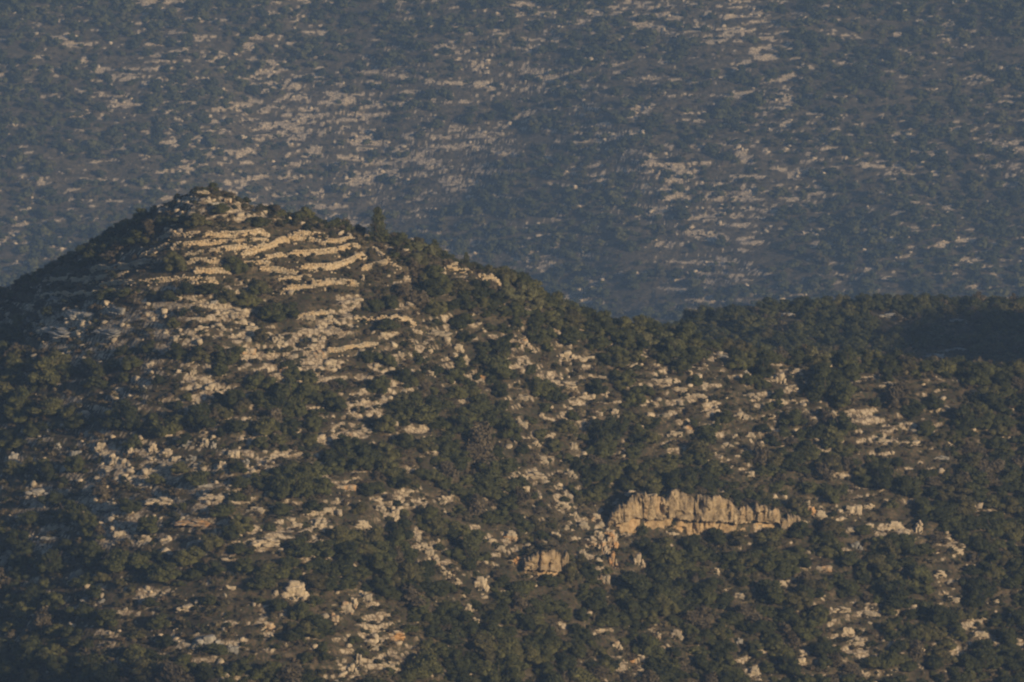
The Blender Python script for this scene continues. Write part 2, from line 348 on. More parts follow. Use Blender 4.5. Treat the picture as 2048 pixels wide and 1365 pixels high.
for xs_, bot, top, where in CLIFFS:
    n = int((xs_[-1]-xs_[0])/5); sx = np.linspace(xs_[0], xs_[-1], n+1)
    bt = np.interp(sx, xs_, bot); tp = np.interp(sx, xs_, top)
    g = [ground_at(a_, b_) for a_, b_ in zip(sx, bt)]
    yy = np.array([q[1] for q in g]); k = np.pad(yy, 6, mode='edge'); yy = np.convolve(k, np.ones(13)/13, 'valid')
    gx = np.array([q[0] for q in g]); gz = hq(gx, yy)
    zt = z_for_row(yy+0.3, tp)
    zb = np.minimum(gz, z_for_row(yy, bt))
    cliff_data.append((gx, yy, zb, zt, where))
def lower_front(gx, yy, zb, reach, lo=.15):
    i0 = np.searchsorted(XS, gx.min()); i1 = np.searchsorted(XS, gx.max()); j0 = np.searchsorted(YS, yy.min()-reach-1); j1 = np.searchsorted(YS, yy.max()+1)
    X = GX[j0:j1, i0:i1]; Y = GY[j0:j1, i0:i1]; o = np.argsort(gx)
    yp = np.interp(X, gx[o], yy[o]); tb = np.interp(X, gx[o], zb[o])
    d = yp - Y; w_ = sst(-1.0, -.4, d)*(1-sst(reach*.6, reach, d)); Hs = H[j0:j1, i0:i1]
    H[j0:j1, i0:i1] = Hs + (np.minimum(Hs, tb - lo - .17*np.maximum(d, 0))-Hs)*w_
    if reach < 3: ROCKMASK[j0:j1, i0:i1] *= (1-0.9*w_)
for gx, yy, zb, zt, where in cliff_data: lower_front(gx, yy, zb, 7)
for g, zz, hh, where in wall_data:
    lower_front(np.array([q[0] for q in g]), np.array([q[1] for q in g]), np.array(zz), 2.2, .0)
for gx, yy, zb, zt, where in cliff_data:
    raise_behind(list(zip(gx, yy)), zt, 16 if len(gx) > 15 else 7, 0.35)

# ------------------------------------------------------------ materials
def mat(name):
    m = bpy.data.materials.new(name); m.use_nodes = True
    n = m.node_tree; b = n.nodes['Principled BSDF']
    b.inputs['Roughness'].default_value = 0.9
    b.inputs['Specular IOR Level'].default_value = 0.15
    return m, n, b
def nd(n, t, **k):
    x = n.nodes.new(t)
    for a_, v in k.items(): setattr(x, a_, v)
    return x
def ramp(n, fac, stops):
    r = nd(n, 'ShaderNodeValToRGB'); cr = r.color_ramp
    while len(cr.elements) > 1: cr.elements.remove(cr.elements[-1])
    cr.elements[0].position = stops[0][0]; cr.elements[0].color = (*stops[0][1], 1)
    for p_, c in stops[1:]:
        el = cr.elements.new(p_); el.color = (*c, 1)
    n.links.new(fac, r.inputs[0]); return r.outputs[0]
def noise(n, scale, detail=4, rough=0.6, vec=None):
    t = nd(n, 'ShaderNodeTexNoise'); t.inputs['Scale'].default_value = scale
    t.inputs['Detail'].default_value = detail; t.inputs['Roughness'].default_value = rough
    if vec: n.links.new(vec, t.inputs['Vector'])
    return t.outputs['Fac']
def mix(n, f, a_, b_):
    m_ = nd(n, 'ShaderNodeMix', data_type='RGBA')
    if isinstance(f, float): m_.inputs[0].default_value = f
    else: n.links.new(f, m_.inputs[0])
    for s_, v in ((6, a_), (7, b_)):
        if isinstance(v, tuple): m_.inputs[s_].default_value = (*v, 1)
        else: n.links.new(v, m_.inputs[s_])
    return m_.outputs[2]
def bump(n, b, h, dist, strength=1.0):
    bp = nd(n, 'ShaderNodeBump'); bp.inputs['Distance'].default_value = dist; bp.inputs['Strength'].default_value = strength
    n.links.new(h, bp.inputs['Height']); n.links.new(bp.outputs[0], b.inputs['Normal'])

def ground_mat():
    m, n, b = mat('stony_ground')
    tc = nd(n, 'ShaderNodeTexCoord').outputs['Object']
    at = nd(n, 'ShaderNodeAttribute', attribute_name='rock').outputs['Fac']
    soil = ramp(n, noise(n, 0.35, 8, .72, tc), [(0.34, (.030,.026,.018)), (0.48, (.080,.060,.040)), (0.56, (.125,.095,.060)), (0.68, (.24,.19,.125))])
    tuft = ramp(n, noise(n, 1.6, 4, .7, tc), [(0.42, (0,0,0)), (0.6, (1,1,1))])
    soil = mix(n, tuft, soil, (.042,.044,.024))
    rock = ramp(n, noise(n, 0.9, 6, .7, tc), [(0.3, (.19,.17,.14)), (0.45, (.37,.31,.235)), (0.62, (.52,.44,.33)), (.8,(.60,.52,.40))])
    brk = noise(n, 2.2, 5, .75, tc)
    wv = nd(n, 'ShaderNodeTexVoronoi', feature='DISTANCE_TO_EDGE'); wv.inputs['Scale'].default_value = 0.9
    nz = nd(n, 'ShaderNodeTexNoise'); nz.inputs['Scale'].default_value = 1.2; nz.inputs['Detail'].default_value = 3; n.links.new(tc, nz.inputs['Vector'])
    va = nd(n, 'ShaderNodeVectorMath', operation='MULTIPLY_ADD'); n.links.new(nz.outputs['Color'], va.inputs[0]); va.inputs[1].default_value = (1.4,1.4,1.4); n.links.new(tc, va.inputs[2])
    n.links.new(va.outputs[0], wv.inputs['Vector'])
    crk = ramp(n, wv.outputs['Distance'], [(0.02, (.30,.26,.22)), (0.16, (1,1,1))])
    rm = nd(n, 'ShaderNodeMix', data_type='RGBA', blend_type='MULTIPLY'); rm.inputs[0].default_value = .85
    n.links.new(rock, rm.inputs[6]); n.links.new(crk, rm.inputs[7]); rock = rm.outputs[2]
    mth = nd(n, 'ShaderNodeMath', operation='ADD'); n.links.new(at, mth.inputs[0]); n.links.new(brk, mth.inputs[1])
    sc = nd(n, 'ShaderNodeMapRange'); sc.inputs[1].default_value = 0.80; sc.inputs[2].default_value = 1.12
    n.links.new(mth.outputs[0], sc.inputs[0])
    c = mix(n, sc.outputs[0], soil, rock)
    n.links.new(c, b.inputs['Base Color'])
    bump(n, b, noise(n, 1.8, 8, .7, tc), 0.5, 0.9)
    return m
def rock_mat(name, lo, mid, hi, stain=None):
    m, n, b = mat(name)
    tc = None
    oi = nd(n, 'ShaderNodeObjectInfo').outputs['Random']
    g = nd(n, 'ShaderNodeNewGeometry').outputs['Position']
    c = ramp(n, noise(n, 1.3, 6, .7, g), [(0.3, lo), (0.48, mid), (0.68, hi)])
    c = mix(n, ramp(n, oi, [(0, (0,0,0)), (.5, (.25,.25,.25)), (1, (.8,.8,.8))]), c, tuple(v*f_ for v, f_ in zip(mid, (.60, .64, .70))))
    if stain:
        c = mix(n, ramp(n, noise(n, 0.5, 4, .6, g), [(0.45, (0,0,0)), (0.6, (1,1,1))]), c, stain)
    n.links.new(c, b.inputs['Base Color'])
    bump(n, b, noise(n, 3.0, 7, .75, g), 0.25, 0.9)
    return m
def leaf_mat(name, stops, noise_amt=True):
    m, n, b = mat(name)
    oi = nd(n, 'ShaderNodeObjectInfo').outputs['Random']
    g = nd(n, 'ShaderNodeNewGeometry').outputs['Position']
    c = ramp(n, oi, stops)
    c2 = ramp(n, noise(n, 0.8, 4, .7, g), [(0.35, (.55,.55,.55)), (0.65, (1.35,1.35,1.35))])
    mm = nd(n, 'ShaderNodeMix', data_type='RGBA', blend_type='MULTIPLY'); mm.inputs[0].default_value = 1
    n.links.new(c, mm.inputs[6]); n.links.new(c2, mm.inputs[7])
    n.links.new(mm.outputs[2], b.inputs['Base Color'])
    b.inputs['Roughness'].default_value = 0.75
    return m
M_GROUND = ground_mat()
M_PALE = rock_mat('pale_limestone', (.22,.19,.15), (.44,.365,.265), (.60,.51,.375))
M_GREY = rock_mat('grey_limestone', (.17,.165,.155), (.32,.30,.265), (.46,.43,.38))
M_OCHRE = rock_mat('ochre_limestone', (.22,.19,.15), (.42,.35,.26), (.55,.47,.35), (.46,.27,.12))
M_WALL = rock_mat('dry_stone', (.25,.21,.155), (.47,.39,.28), (.64,.545,.41), (.50,.39,.25))
M_OAK = leaf_mat('evergreen_leaves', [(0, (.026,.031,.012)), (.35, (.043,.048,.018)), (.7, (.066,.070,.026)), (.88, (.090,.088,.034)), (1, (.066,.058,.028))])
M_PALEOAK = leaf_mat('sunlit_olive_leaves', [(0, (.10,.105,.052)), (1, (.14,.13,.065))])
M_BARE = leaf_mat('brown_twigs', [(0, (.075,.062,.040)), (1, (.105,.088,.060))])
M_SCRUB = leaf_mat('low_scrub_leaves', [(0, (.038,.042,.020)), (.3, (.060,.054,.030)), (.55, (.095,.072,.046)), (.72, (.14,.118,.072)), (.85,(.075,.066,.036)), (1, (.045,.048,.022))])
M_BARK = leaf_mat('bark', [(0, (.07,.055,.04)), (1, (.09,.07,.05))])
M_PINE = leaf_mat('conifer_needles', [(0, (.075,.082,.036)), (1, (.085,.09,.04))])

# ------------------------------------------------------------ mesh helpers
def mesh_np(name, V, F, m, smooth=False):
    me = bpy.data.meshes.new(name)
    V = np.asarray(V, np.float32); F = np.asarray(F, np.int32); k = F.shape[1]
    me.vertices.add(len(V)); me.vertices.foreach_set('co', V.ravel())
    me.loops.add(F.size); me.loops.foreach_set('vertex_index', F.ravel())
    me.polygons.add(len(F)); me.polygons.foreach_set('loop_start', np.arange(0, F.size, k, dtype=np.int32))
    me.polygons.foreach_set('loop_total', np.full(len(F), k, np.int32))
    if smooth: me.polygons.foreach_set('use_smooth', np.ones(len(F), bool))
    me.update(); me.validate()
    for q in (m if isinstance(m, (list, tuple)) else [m]): me.materials.append(q)
    return me
def link(name, data, parent=None, loc=None, rz=0, scale=None):
    o = bpy.data.objects.new(name, data); COL.objects.link(o)
    if parent: o.parent = parent
    if loc is not None: o.location = loc
    if rz: o.rotation_euler = (0, 0, rz)
    if scale is not None: o.scale = scale
    return o
def tag(o, label=None, cat=None, group=None, kind=None):
    if label: o['label'] = label
    if cat: o['category'] = cat
    if group: o['group'] = group
    if kind: o['kind'] = kind
    return o

# ground sheet
ny, nx = H.shape
V = np.stack([GX, GY, H], -1).reshape(-1, 3)
idx = np.arange(ny*nx).reshape(ny, nx)
F = np.stack([idx[:-1,:-1], idx[:-1,1:], idx[1:,1:], idx[1:,:-1]], -1).reshape(-1, 4)
me = mesh_np('ground', V, F, M_GROUND, True)
at = me.attributes.new('rock', 'FLOAT', 'POINT'); at.data.foreach_set('value', ROCKMASK.astype(np.float32).ravel())
g_o = link('ground', me); tag(g_o, 'stony brown hillsides with pale limestone beds falling into a deep valley', 'ground', kind='structure')

# ------------------------------------------------------------ rock shapes
def ico(sub):
    import bmesh
    bm = bmesh.new(); bmesh.ops.create_icosphere(bm, subdivisions=sub, radius=1)
    V = np.array([v.co[:] for v in bm.verts]); F = np.array([[v.index for v in f.verts] for f in bm.faces]); bm.free()
    return V, F
ICO2, ICO3, ICO4 = ico(2), ico(3), ico(4)
def block(rng, base=ICO3, planes=9, rough=0.05):
    V, F = base
    ax = np.array([[1,0,0],[-1,0,0],[0,1,0],[0,-1,0],[0,0,1],[0,0,-1]], float) + rng.normal(size=(6, 3))*0.16
    ex = rng.normal(size=(max(2, planes-6), 3)); n = np.concatenate([ax, ex])
    n /= np.linalg.norm(n, axis=1)[:, None]
    d = np.concatenate([rng.uniform(.60, .74, 6), rng.uniform(.68, .95, len(ex))])
    dots = V @ n.T
    r = np.where(dots > 0.05, d/np.maximum(dots, 0.05), 9).min(1); r = np.minimum(r, 1.10)
    ns = fbm(V[:,0]*3+V[:,2]*2.1, V[:,1]*3-V[:,2]*1.7, 1.0, 4, int(rng.integers(1, 90)), .75)
    return V*1.12*(r*(1+rough*2.6*ns))[:, None], F
def rot_z(V, a_):
    c, s = math.cos(a_), math.sin(a_)
    return V @ np.array([[c, s, 0], [-s, c, 0], [0, 0, 1]])
def join(parts):
    Vs, Fs, o_ = [], [], 0
    for V, F in parts: Vs.append(V); Fs.append(F+o_); o_ += len(V)
    return np.concatenate(Vs), np.concatenate(Fs)
def outcrop_mesh(seed, slabby):
    """a bedded limestone outcrop one metre wide, one metre high; several jointed blocks"""
    rng = np.random.default_rng(seed); parts = []
    n = 15
    for k in range(n):
        V, F = block(rng, ICO3, 9, 0.13)
        x0 = rng.uniform(-.42, .42); env = 1-(abs(x0)/.5)**2
        wd = rng.uniform(.09, .24); hgt = rng.uniform(.10, .30); dp = rng.uniform(.13, .24)
        if slabby: wd *= 1.25; hgt *= .7
        z0 = rng.uniform(0, .52)*env
        V = rot_z(V*np.array([wd, dp, hgt]), rng.uniform(-.6, .6))
        parts.append((V + np.array([x0, z0*.35+rng.uniform(-.08,.1), z0+hgt*.35-.04]), F))
    for k in range(8):
        V, F = block(rng, ICO2, 9, 0.08)
        s = rng.uniform(.03,.075)
        parts.append((rot_z(V*s*np.array([1.3,1,.9]), rng.uniform(0,3)) + np.array([rng.uniform(-.55,.55), rng.uniform(-.32,-.1), rng.uniform(0,.07)]), F))
    return join(parts)
OUT = {}
for kind, m_ in (('p', M_PALE), ('g', M_GREY), ('o', M_OCHRE)):
    OUT[kind] = [mesh_np('outcrop_rock', *outcrop_mesh(s, s % 2 == 0), m_) for s in range(6)]
STONE = [mesh_np('stone', *block(np.random.default_rng(200+s), ICO2, 11, .09), M_PALE) for s in range(5)]

# ------------------------------------------------------------ foliage shapes
def leaves(rng, n, centers, radii, size, elong=1.0, shell=(0.72, 1.08), up=0.0):
    k = rng.choice(len(centers), n, p=(radii**2).prod(1)**(1/3) / ((radii**2).prod(1)**(1/3)).sum())
    d = rng.normal(size=(n, 3)); d[:, 2] = np.abs(d[:, 2])*1.0 - 0.25*rng.random(n); d /= np.linalg.norm(d, axis=1)[:, None]
    r = rng.uniform(shell[0], shell[1], n)**1.0
    c = centers[k] + d*radii[k]*r[:, None]
    nrm = d*0.9 + rng.normal(size=(n, 3))*0.55; nrm /= np.linalg.norm(nrm, axis=1)[:, None]
    t = np.cross(nrm, rng.normal(size=(n, 3))); t /= np.linalg.norm(t, axis=1)[:, None]
    b = np.cross(nrm, t)
    s = size*rng.uniform(.6, 1.4, n)[:, None]
    P = np.stack([c - t*s*elong - b*s*.3, c + b*s*.75, c + t*s*elong + b*s*.1, c - b*s*.6], 1).reshape(-1, 3)
    return P, np.arange(4*n).reshape(n, 4)
def crown_shape(rng, nl, flat=0.8):
    c = [np.array([rng.uniform(-.08,.08), rng.uniform(-.08,.08), 0.36])]; r = [np.array([rng.uniform(.22,.33), rng.uniform(.22,.33), rng.uniform(.28,.38)])]
    for i in range(nl):
        a_ = rng.uniform(0, 2*math.pi); q = rng.uniform(.10, .43)
        z = rng.uniform(.14, .82 - q*.85)
        c.append(np.array([math.cos(a_)*q, math.sin(a_)*q, z])); s = rng.uniform(.09, .21)
        r.append(np.array([s*1.1, s*1.1, s*flat]))
    return np.array(c), np.array(r)
def core(rng, c, r, f):
    parts = []
    for ci, ri in zip(c, r):
        V, F = ICO2
        ns = 1+0.25*fbm(V[:,0]*2+V[:,2]*2, V[:,1]*2-V[:,2], 1, 2, int(rng.integers(0,80)))
        parts.append((V*ri*f*ns[:, None]+ci, F))
    return join(parts)
def bush_mesh(seed, n, size, m_, nl=11, elong=1.0, flat=.8, corefac=.8, shell=(.72,1.1)):
    """unit bush: about one metre wide and one metre high, foot at the origin"""
    rng = np.random.default_rng(seed)
    c, r = crown_shape(rng, nl, flat)
    V, F = leaves(rng, n, c, r, size, elong, shell)
    if corefac:
        V2, F2 = core(rng, c, r, corefac)
        F2q = np.concatenate([F2, F2[:, 2:3]], 1)
        me = bpy.data.meshes.new('crown')
        me.from_pydata(np.concatenate([V, V2]).tolist(), [], F.tolist() + (F2+len(V)).tolist()); me.update(); me.materials.append(m_)
        return me
    return mesh_np('crown', V, F, m_)
def trunk_mesh(seed, limbs=6):
    rng = np.random.default_rng(seed); parts = []
    def tube(p0, p1, r0, r1, k=6):
        p0, p1 = np.array(p0, float), np.array(p1, float); ax = p1-p0; ax /= np.linalg.norm(ax)
        u = np.cross(ax, [.3, .9, .1]); u /= np.linalg.norm(u); v = np.cross(ax, u)
        an = np.arange(k)*2*math.pi/k
        ring = np.cos(an)[:, None]*u + np.sin(an)[:, None]*v
        V = np.concatenate([p0+ring*r0, p1+ring*r1])
        F = np.array([[i, (i+1) % k, k+(i+1) % k, k+i] for i in range(k)])
        parts.append((V, F))
    tube((0,0,-.12), (.02,.01,.22), .045, .032)
    for i in range(limbs):
        a_ = i*2*math.pi/limbs + rng.uniform(-.3,.3); q = rng.uniform(.2,.34)
        mid = (math.cos(a_)*q*.5, math.sin(a_)*q*.5, rng.uniform(.28,.42))
        tube((.02,.01,.15+.02*i), mid, .024, .016); tube(mid, (math.cos(a_)*q, math.sin(a_)*q, rng.uniform(.5,.75)), .016, .006)
    return mesh_np('trunk', *join(parts), M_BARK)
OAK = [bush_mesh(s, 2300, .030, M_OAK, nl=12+s % 6) for s in range(8)]
POAK = [bush_mesh(50+s, 2300, .030, M_PALEOAK, nl=10) for s in range(3)]
BARE = [bush_mesh(70+s, 1500, .045, M_BARE, nl=9, elong=1.0, corefac=.62, shell=(.3,1.15)) for s in range(3)]
FAROAK = [bush_mesh(90+s, 420, .062, M_OAK, nl=8, corefac=.86) for s in range(4)]
TRUNK = [trunk_mesh(s) for s in range(3)]
SCRUB = [bush_mesh(120+s, 170, .085, M_SCRUB, nl=5, flat=.7, corefac=.7) for s in range(4)]
def conifer_mesh(seed, n=2600):
    rng = np.random.default_rng(seed)
    z = rng.uniform(0.06, 1, n)**0.8; prof = (1-z)**0.6*0.25+0.02
    prof = prof*(1+.22*np.sin(z*26+rng.uniform(0,6)))
    a_ = rng.uniform(0, 2*math.pi, n); lob = 1+.4*np.sin(a_*3+z*11)
    r = prof*lob*np.sqrt(rng.uniform(.15, 1, n))
    c = np.stack([np.cos(a_)*r, np.sin(a_)*r, z+0.02], 1)
    t = rng.normal(size=(n,3)); t[:,2] += .6; t /= np.linalg.norm(t, axis=1)[:,None]
    b = np.cross(t, rng.normal(size=(n,3))); b /= np.linalg.norm(b, axis=1)[:,None]
    s = .028*rng.uniform(.6,1.3,n)[:,None]
    P = np.stack([c-t*s, c+b*s*.5, c+t*s, c-b*s*.5], 1).reshape(-1,3)
    return mesh_np('crown', P, np.arange(4*n).reshape(n,4), M_PINE)

# ------------------------------------------------------------ where things are, in words
ZONES = [("on the rubbly summit",400,395),("on the dark left crest below the summit",220,450),("at the far left end of the crest",60,540),
("between the summit and the topmost wall",420,445),("on the crest left of the lone conifer",640,450),("among the upper right terrace walls",620,510),
("among the left terrace walls",250,540),("on the spur below the lone conifer",800,560),("on the crest right of the lone conifer",880,520),
("in the thicket under the terrace walls",440,610),("on the grey slabs of the left flank",170,660),("on the pale beds right of the grey slabs",400,670),
("around the oak thicket by the pale beds",540,690),("beside the mid slope wall above bare slabs",690,690),("on the slope under the rounded crest oaks",900,640),
("on the right crest with the rounded sunlit oaks",1060,610),("at the shaded left edge halfway down",60,780),("in the dark bushes on the left half way down",250,770),
("above the big pair of oaks on the left slope",420,790),("in the stony middle of the slope",620,820),("on the bare pale slope right of centre left",760,800),
("on the bushy slope in the very centre",960,780),("below the small outcrops under the crest dip",1150,750),("on the crest where it dips towards the valley",1250,690),
("in front of the flat hill on the right",1450,720),("on the flat hill behind on the right",1800,650),("by the great split boulder on the right",1590,760),
("on the open scrub at the far right",1850,800),("around the stone scatter right of centre",1340,800),("in the belt between the centre and the split boulder",1480,860),
("by the pale earth bank on the right",1780,890),("at the far right edge above the cliffs",1980,900),("around the big pair of oaks on the left",370,880),
("in the jagged boulder band on the left",350,920),("at the left edge under the boulder band",70,960),("by the long ledges below the boulder band",400,1010),
("in the dense thicket below the boulder band",600,980),("above the tall white boulder",760,950),("around the tall white boulder",750,1050),
("in the woods left of the small cliff",950,1020),("in the woods above the small cliff",1080,960),("above the long cliff",1380,930),
("at the left end of the long cliff",1200,1080),("at the right end of the long cliff",1660,1010),("on the broken slope right of the long cliff",1780,1050),
("along the foot of the long cliff",1420,1110),("at the far right edge level with the cliff",1960,1050),("at the dark left edge below the ledges",80,1120),
("in the wide bushes under the ledges",330,1140),("around the big square outcrop lower left",570,1160),("in the ravine woods left of the boulder chain",730,1140),
("along the chain of boulders",880,1150),("below the small cliff",1080,1220),("in the woods under the pillar",1250,1210),("below the foot of the long cliff",1480,1190),
("by the orange ledge on the right",1660,1150),("at the lower right edge by the stone rows",1930,1180),("in the bottom left corner",110,1300),
("in the low scrub near the bottom left",360,1270),("by the flat outcrops near the bottom left",500,1310),("around the ochre rib near the bottom",700,1250),
("at the bottom left of centre",700,1340),("at the bottom centre",920,1310),("among the ochre rocks at the bottom",1260,1300),
("at the bottom right of centre",1500,1300),("among the stone rows lower right",1720,1270),("in the bottom right corner",1950,1310)]
used = {}
def where(px, py, kind):
    return min(ZONES, key=lambda q: (q[1]-px)**2+(1.6*(q[2]-py))**2)[0]
ORD = ['first','second','third','fourth','fifth','sixth','seventh','eighth','ninth','tenth','eleventh','twelfth','thirteenth','fourteenth','fifteenth','sixteenth',
 'seventeenth','eighteenth','nineteenth','twentieth','twenty first','twenty second','twenty third','twenty fourth','twenty fifth','twenty sixth','twenty seventh','twenty eighth']
def number_labels(items):
    """items: (object, noun phrase, zone, px); same phrase in one zone is told apart by its order from the left"""
    d = {}
    for it in items: d.setdefault((it[1], it[2]), []).append(it)
    for (ph, zn), L in d.items():
        L.sort(key=lambda q: q[3])
        for k, it in enumerate(L):
            it[0]['label'] = ph + ' ' + zn + ('' if len(L) == 1 else ', leftmost' if k == 0 else ', rightmost' if k == len(L)-1 else ', %s from left' % ORD[min(k, 27)])
            for a_, b_ in (('evergreen oak', 'oak'), (' rounded', ''), (' ochre stained', ' ochre'), ('on the bushy slope in', 'in'), (' bare brown twiggy', ' bare brown'), ('pale limestone', 'pale'), ('grey limestone', 'grey'), ('around the', 'by the')):
                if len(it[0]['label'].split()) > 16: it[0]['label'] = it[0]['label'].replace(a_, b_)

# ------------------------------------------------------------ walls
def wall_object(g, zz, hh, text, seed):
    rng = np.random.default_rng(seed)
    P = np.array(g); d = np.linalg.norm(np.diff(P, axis=0), axis=1); s = np.concatenate([[0], np.cumsum(d)])
    ox, oy, oz = P[:,0].mean(), P[:,1].mean(), float(np.min(zz))
    parts = []; L = s[-1]; top = 0.0
    course = -0.22; row = 0
    while course < hh:
        ch = rng.uniform(.17, .34); t = rng.uniform(-.3, 0)
        while t < L:
            wd = rng.uniform(.20, .75)
            tm = min(max(t+wd/2, 0), L)
            x_ = np.interp(tm, s, P[:,0]); y_ = np.interp(tm, s, P[:,1]); z_ = np.interp(tm, s, zz)
            k = min(np.searchsorted(s, tm, side='right')-1, len(P)-2)
            an = math.atan2(P[k+1,1]-P[k,1], P[k+1,0]-P[k,0])
            lim = hh*(1.0+.55*fbm([tm], [seed*3.3], 1.8, 3, 12)[0]) * min(1, .45+tm/1.5, .45+(L-tm)/1.5)
            if course < lim and rng.random() > .07:
                V, F = block(rng, ICO2, 9, .07)
                V = V*np.array([wd*.56, .36, ch*.60])
                V = rot_z(V, an + rng.uniform(-.15,.15))
                lean = .10*(course/ max(hh, .3))
                V = V + np.array([x_-ox, y_-oy+lean+rng.uniform(-.10,.10), z_-oz+course+ch/2+rng.uniform(-.04,.04)])
                parts.append((V, F))
            t += wd*.96
        course += ch*.92; row += 1
    for k in range(int(L*.7)):            # fallen stones at the foot
        tm = rng.uniform(0, L); x_ = np.interp(tm, s, P[:,0]); y_ = np.interp(tm, s, P[:,1])-rng.uniform(.3,1.5)
        zf = float(hq(x_, y_)[0])
        V, F = block(rng, ICO2, 9, .07); parts.append((rot_z(V*rng.uniform(.12,.28)*np.array([1.2,1,.8]), rng.uniform(0,3))+np.array([x_-ox, y_-oy, zf-oz+.05]), F))
    nn = max(3, int(L/.5)); tt = np.linspace(.2, L-.2, nn)      # rubble filling behind the face
    for a_ in range(nn-1):
        tm = tt[a_]; x_ = np.interp(tm, s, P[:,0]); y_ = np.interp(tm, s, P[:,1]); z_ = np.interp(tm, s, zz)
        V, F = block(rng, ICO2, 9, .07); hb = hh*(.66+.4*fbm([tm], [seed*3.3], 1.8, 3, 12)[0])*min(1, .5+tm/1.5, .5+(L-tm)/1.5)
        parts.append((V*np.array([.46, .45, hb*.62]) + np.array([x_-ox, y_-oy+.22, z_-oz+hb*.40]), F))
    V, F = join(parts)
    o = link('dry_stone_wall', mesh_np('dry_stone_wall', V, F, M_WALL), None, (ox, oy, oz))
    tag(o, text + ', dry stone', 'wall', 'dry stone terrace walls on the near hill')
for i, (g, zz, hh, text) in enumerate(wall_data): wall_object(g, zz, hh, text, 300+i)

# ------------------------------------------------------------ cliffs
def cliff_mat():
    m, n, b = mat('cliff_face')
    g = nd(n, 'ShaderNodeNewGeometry').outputs['Position']
    at = nd(n, 'ShaderNodeAttribute', attribute_name='ochre').outputs['Fac']
    mp = nd(n, 'ShaderNodeMapping'); mp.inputs['Scale'].default_value = (1.0, 1.0, .55); n.links.new(g, mp.inputs[0])
    gr = ramp(n, noise(n, 1.0, 6, .7, mp.outputs[0]), [(.34, (.085,.068,.045)), (.46, (.20,.155,.10)), (.56, (.34,.265,.17)), (.70, (.50,.40,.26))])
    oc = ramp(n, noise(n, .9, 5, .7, g), [(.3, (.27,.185,.105)), (.5, (.44,.31,.175)), (.68, (.55,.43,.285))])
    n.links.new(mix(n, at, gr, oc), b.inputs['Base Color'])
    bump(n, b, noise(n, 2.0, 8, .75, g), .35, 1.0)
    return m
M_CLIFF = cliff_mat()
for ci, (gx, gy, zb, zt, text) in enumerate(cliff_data):
    s = np.concatenate([[0], np.cumsum(np.hypot(np.diff(gx), np.diff(gy)))]); L = s[-1]
    ns = int(L/.14); S = np.linspace(0, L, ns)
    X = np.interp(S, s, gx); Y = np.interp(S, s, gy); ZB = np.interp(S, s, zb)-.8; ZT = np.interp(S, s, zt)
    ZT = ZT + 1.0*fbm(S, S*0, 3.2, 2, 207+ci) + .65*fbm(S, S*0, .75, 4, 200+ci, .8) - .9*sst(.25, .4, fbm(S, S*0, 3.4, 2, 201+ci))
    nh = 52; U = np.linspace(0, 1, nh)
    SS, UU = np.meshgrid(S, U); hh = (ZT-ZB)[None, :]
    ZZ = ZB[None, :] + UU*hh
    warp = .5*fbm(SS, UU*hh, 3, 2, 205)
    fl = np.abs(fbm(SS+warp, UU*hh*.16, 1.5, 3, 210+ci, .55))          # flutes: smooth columns parted by dark grooves
    groove = np.exp(-(fl/.07)**2)
    gm = sst(-.3, .5, fbm(SS, UU*hh*.7, 3.0, 2, 215))
    out = 1.9*fbm(SS, UU*hh*.35, 4.0, 3, 220) + .55*np.sqrt(fl)*(.4+gm) - .45*groove*gm + .55*fbm(SS, UU*hh*.7, 1.5, 4, 223, .65) + 1.1
    band = .46 + .10*fbm(SS, SS*0, 5, 2, 230)                            # bedding plane with the ochre band below
    under = 1-sst(-.015, .02, UU-band)
    out = out*(1-.45*under) - .45*under + .38*np.exp(-((UU-band-.05)/.05)**2)
    out = out + .40*fbm(SS*1.0, UU*hh*1.6, .9, 4, 240, .7) - .35*sst(.1, .3, fbm(SS*.5, UU*hh*1.3, 1.1, 3, 244)) - 1.1*np.clip((UU-.86)/.14, 0, 1)**2
    # narrow joints and a few blocks fallen away
    jt = np.abs(fbm(SS+.3*np.sin(UU*6), UU*hh*.08, 1.9, 2, 280+ci)); out = out - .9*np.exp(-(jt/.035)**2)*sst(.0, .3, fbm(SS*.7, UU*hh*.5, 1.5, 2, 285))
    out = out - .55*sst(.22, .26, fbm(np.round(SS*1.1), np.round(UU*hh*.9), 2.1, 1, 288))
    end = np.minimum(1, np.minimum(SS, L-SS)/1.0)
    out = out*end - (1-end)*1.6
    YY = Y[None, :] - out
    XX = X[None, :] + .12*fbm(UU*hh, SS, 1.0, 2, 250)
    ZZ = ZZ + .10*fbm(SS, UU*hh, .7, 2, 251)
    # close the body behind the face
    Vf = np.stack([XX, YY, ZZ], -1)
    back = Vf[-1].copy(); back[:,1] = Y + 3.5; back[:,2] -= .4
    back2 = back.copy(); back2[:,2] = ZB
    Vall = np.concatenate([Vf, back[None], back2[None]], 0); R = Vall.shape[0]
    id_ = np.arange(R*ns).reshape(R, ns)
    F = np.stack([id_[:-1,:-1], id_[:-1,1:], id_[1:,1:], id_[1:,:-1]], -1).reshape(-1,4)
    org = np.array([X.mean(), Y.mean(), ZB.min()])
    me = mesh_np('cliff', Vall.reshape(-1,3)-org, F, M_CLIFF, False)
    oc = np.zeros((R, ns)); stre = sst(.0, .35, fbm(SS, UU*hh*.3, 2.5, 3, 260+ci))
    oc[:nh] = np.clip(under*(.45+.8*stre) + .55*stre*sst(-.2, .3, fbm(SS, UU*hh*.2, 5, 2, 270)), 0, 1)
    at = me.attributes.new('ochre', 'FLOAT', 'POINT'); at.data.foreach_set('value', oc.astype(np.float32).ravel())
    tag(link('cliff', me, None, tuple(org)), text, 'cliff', 'cliffs on the lower slope')

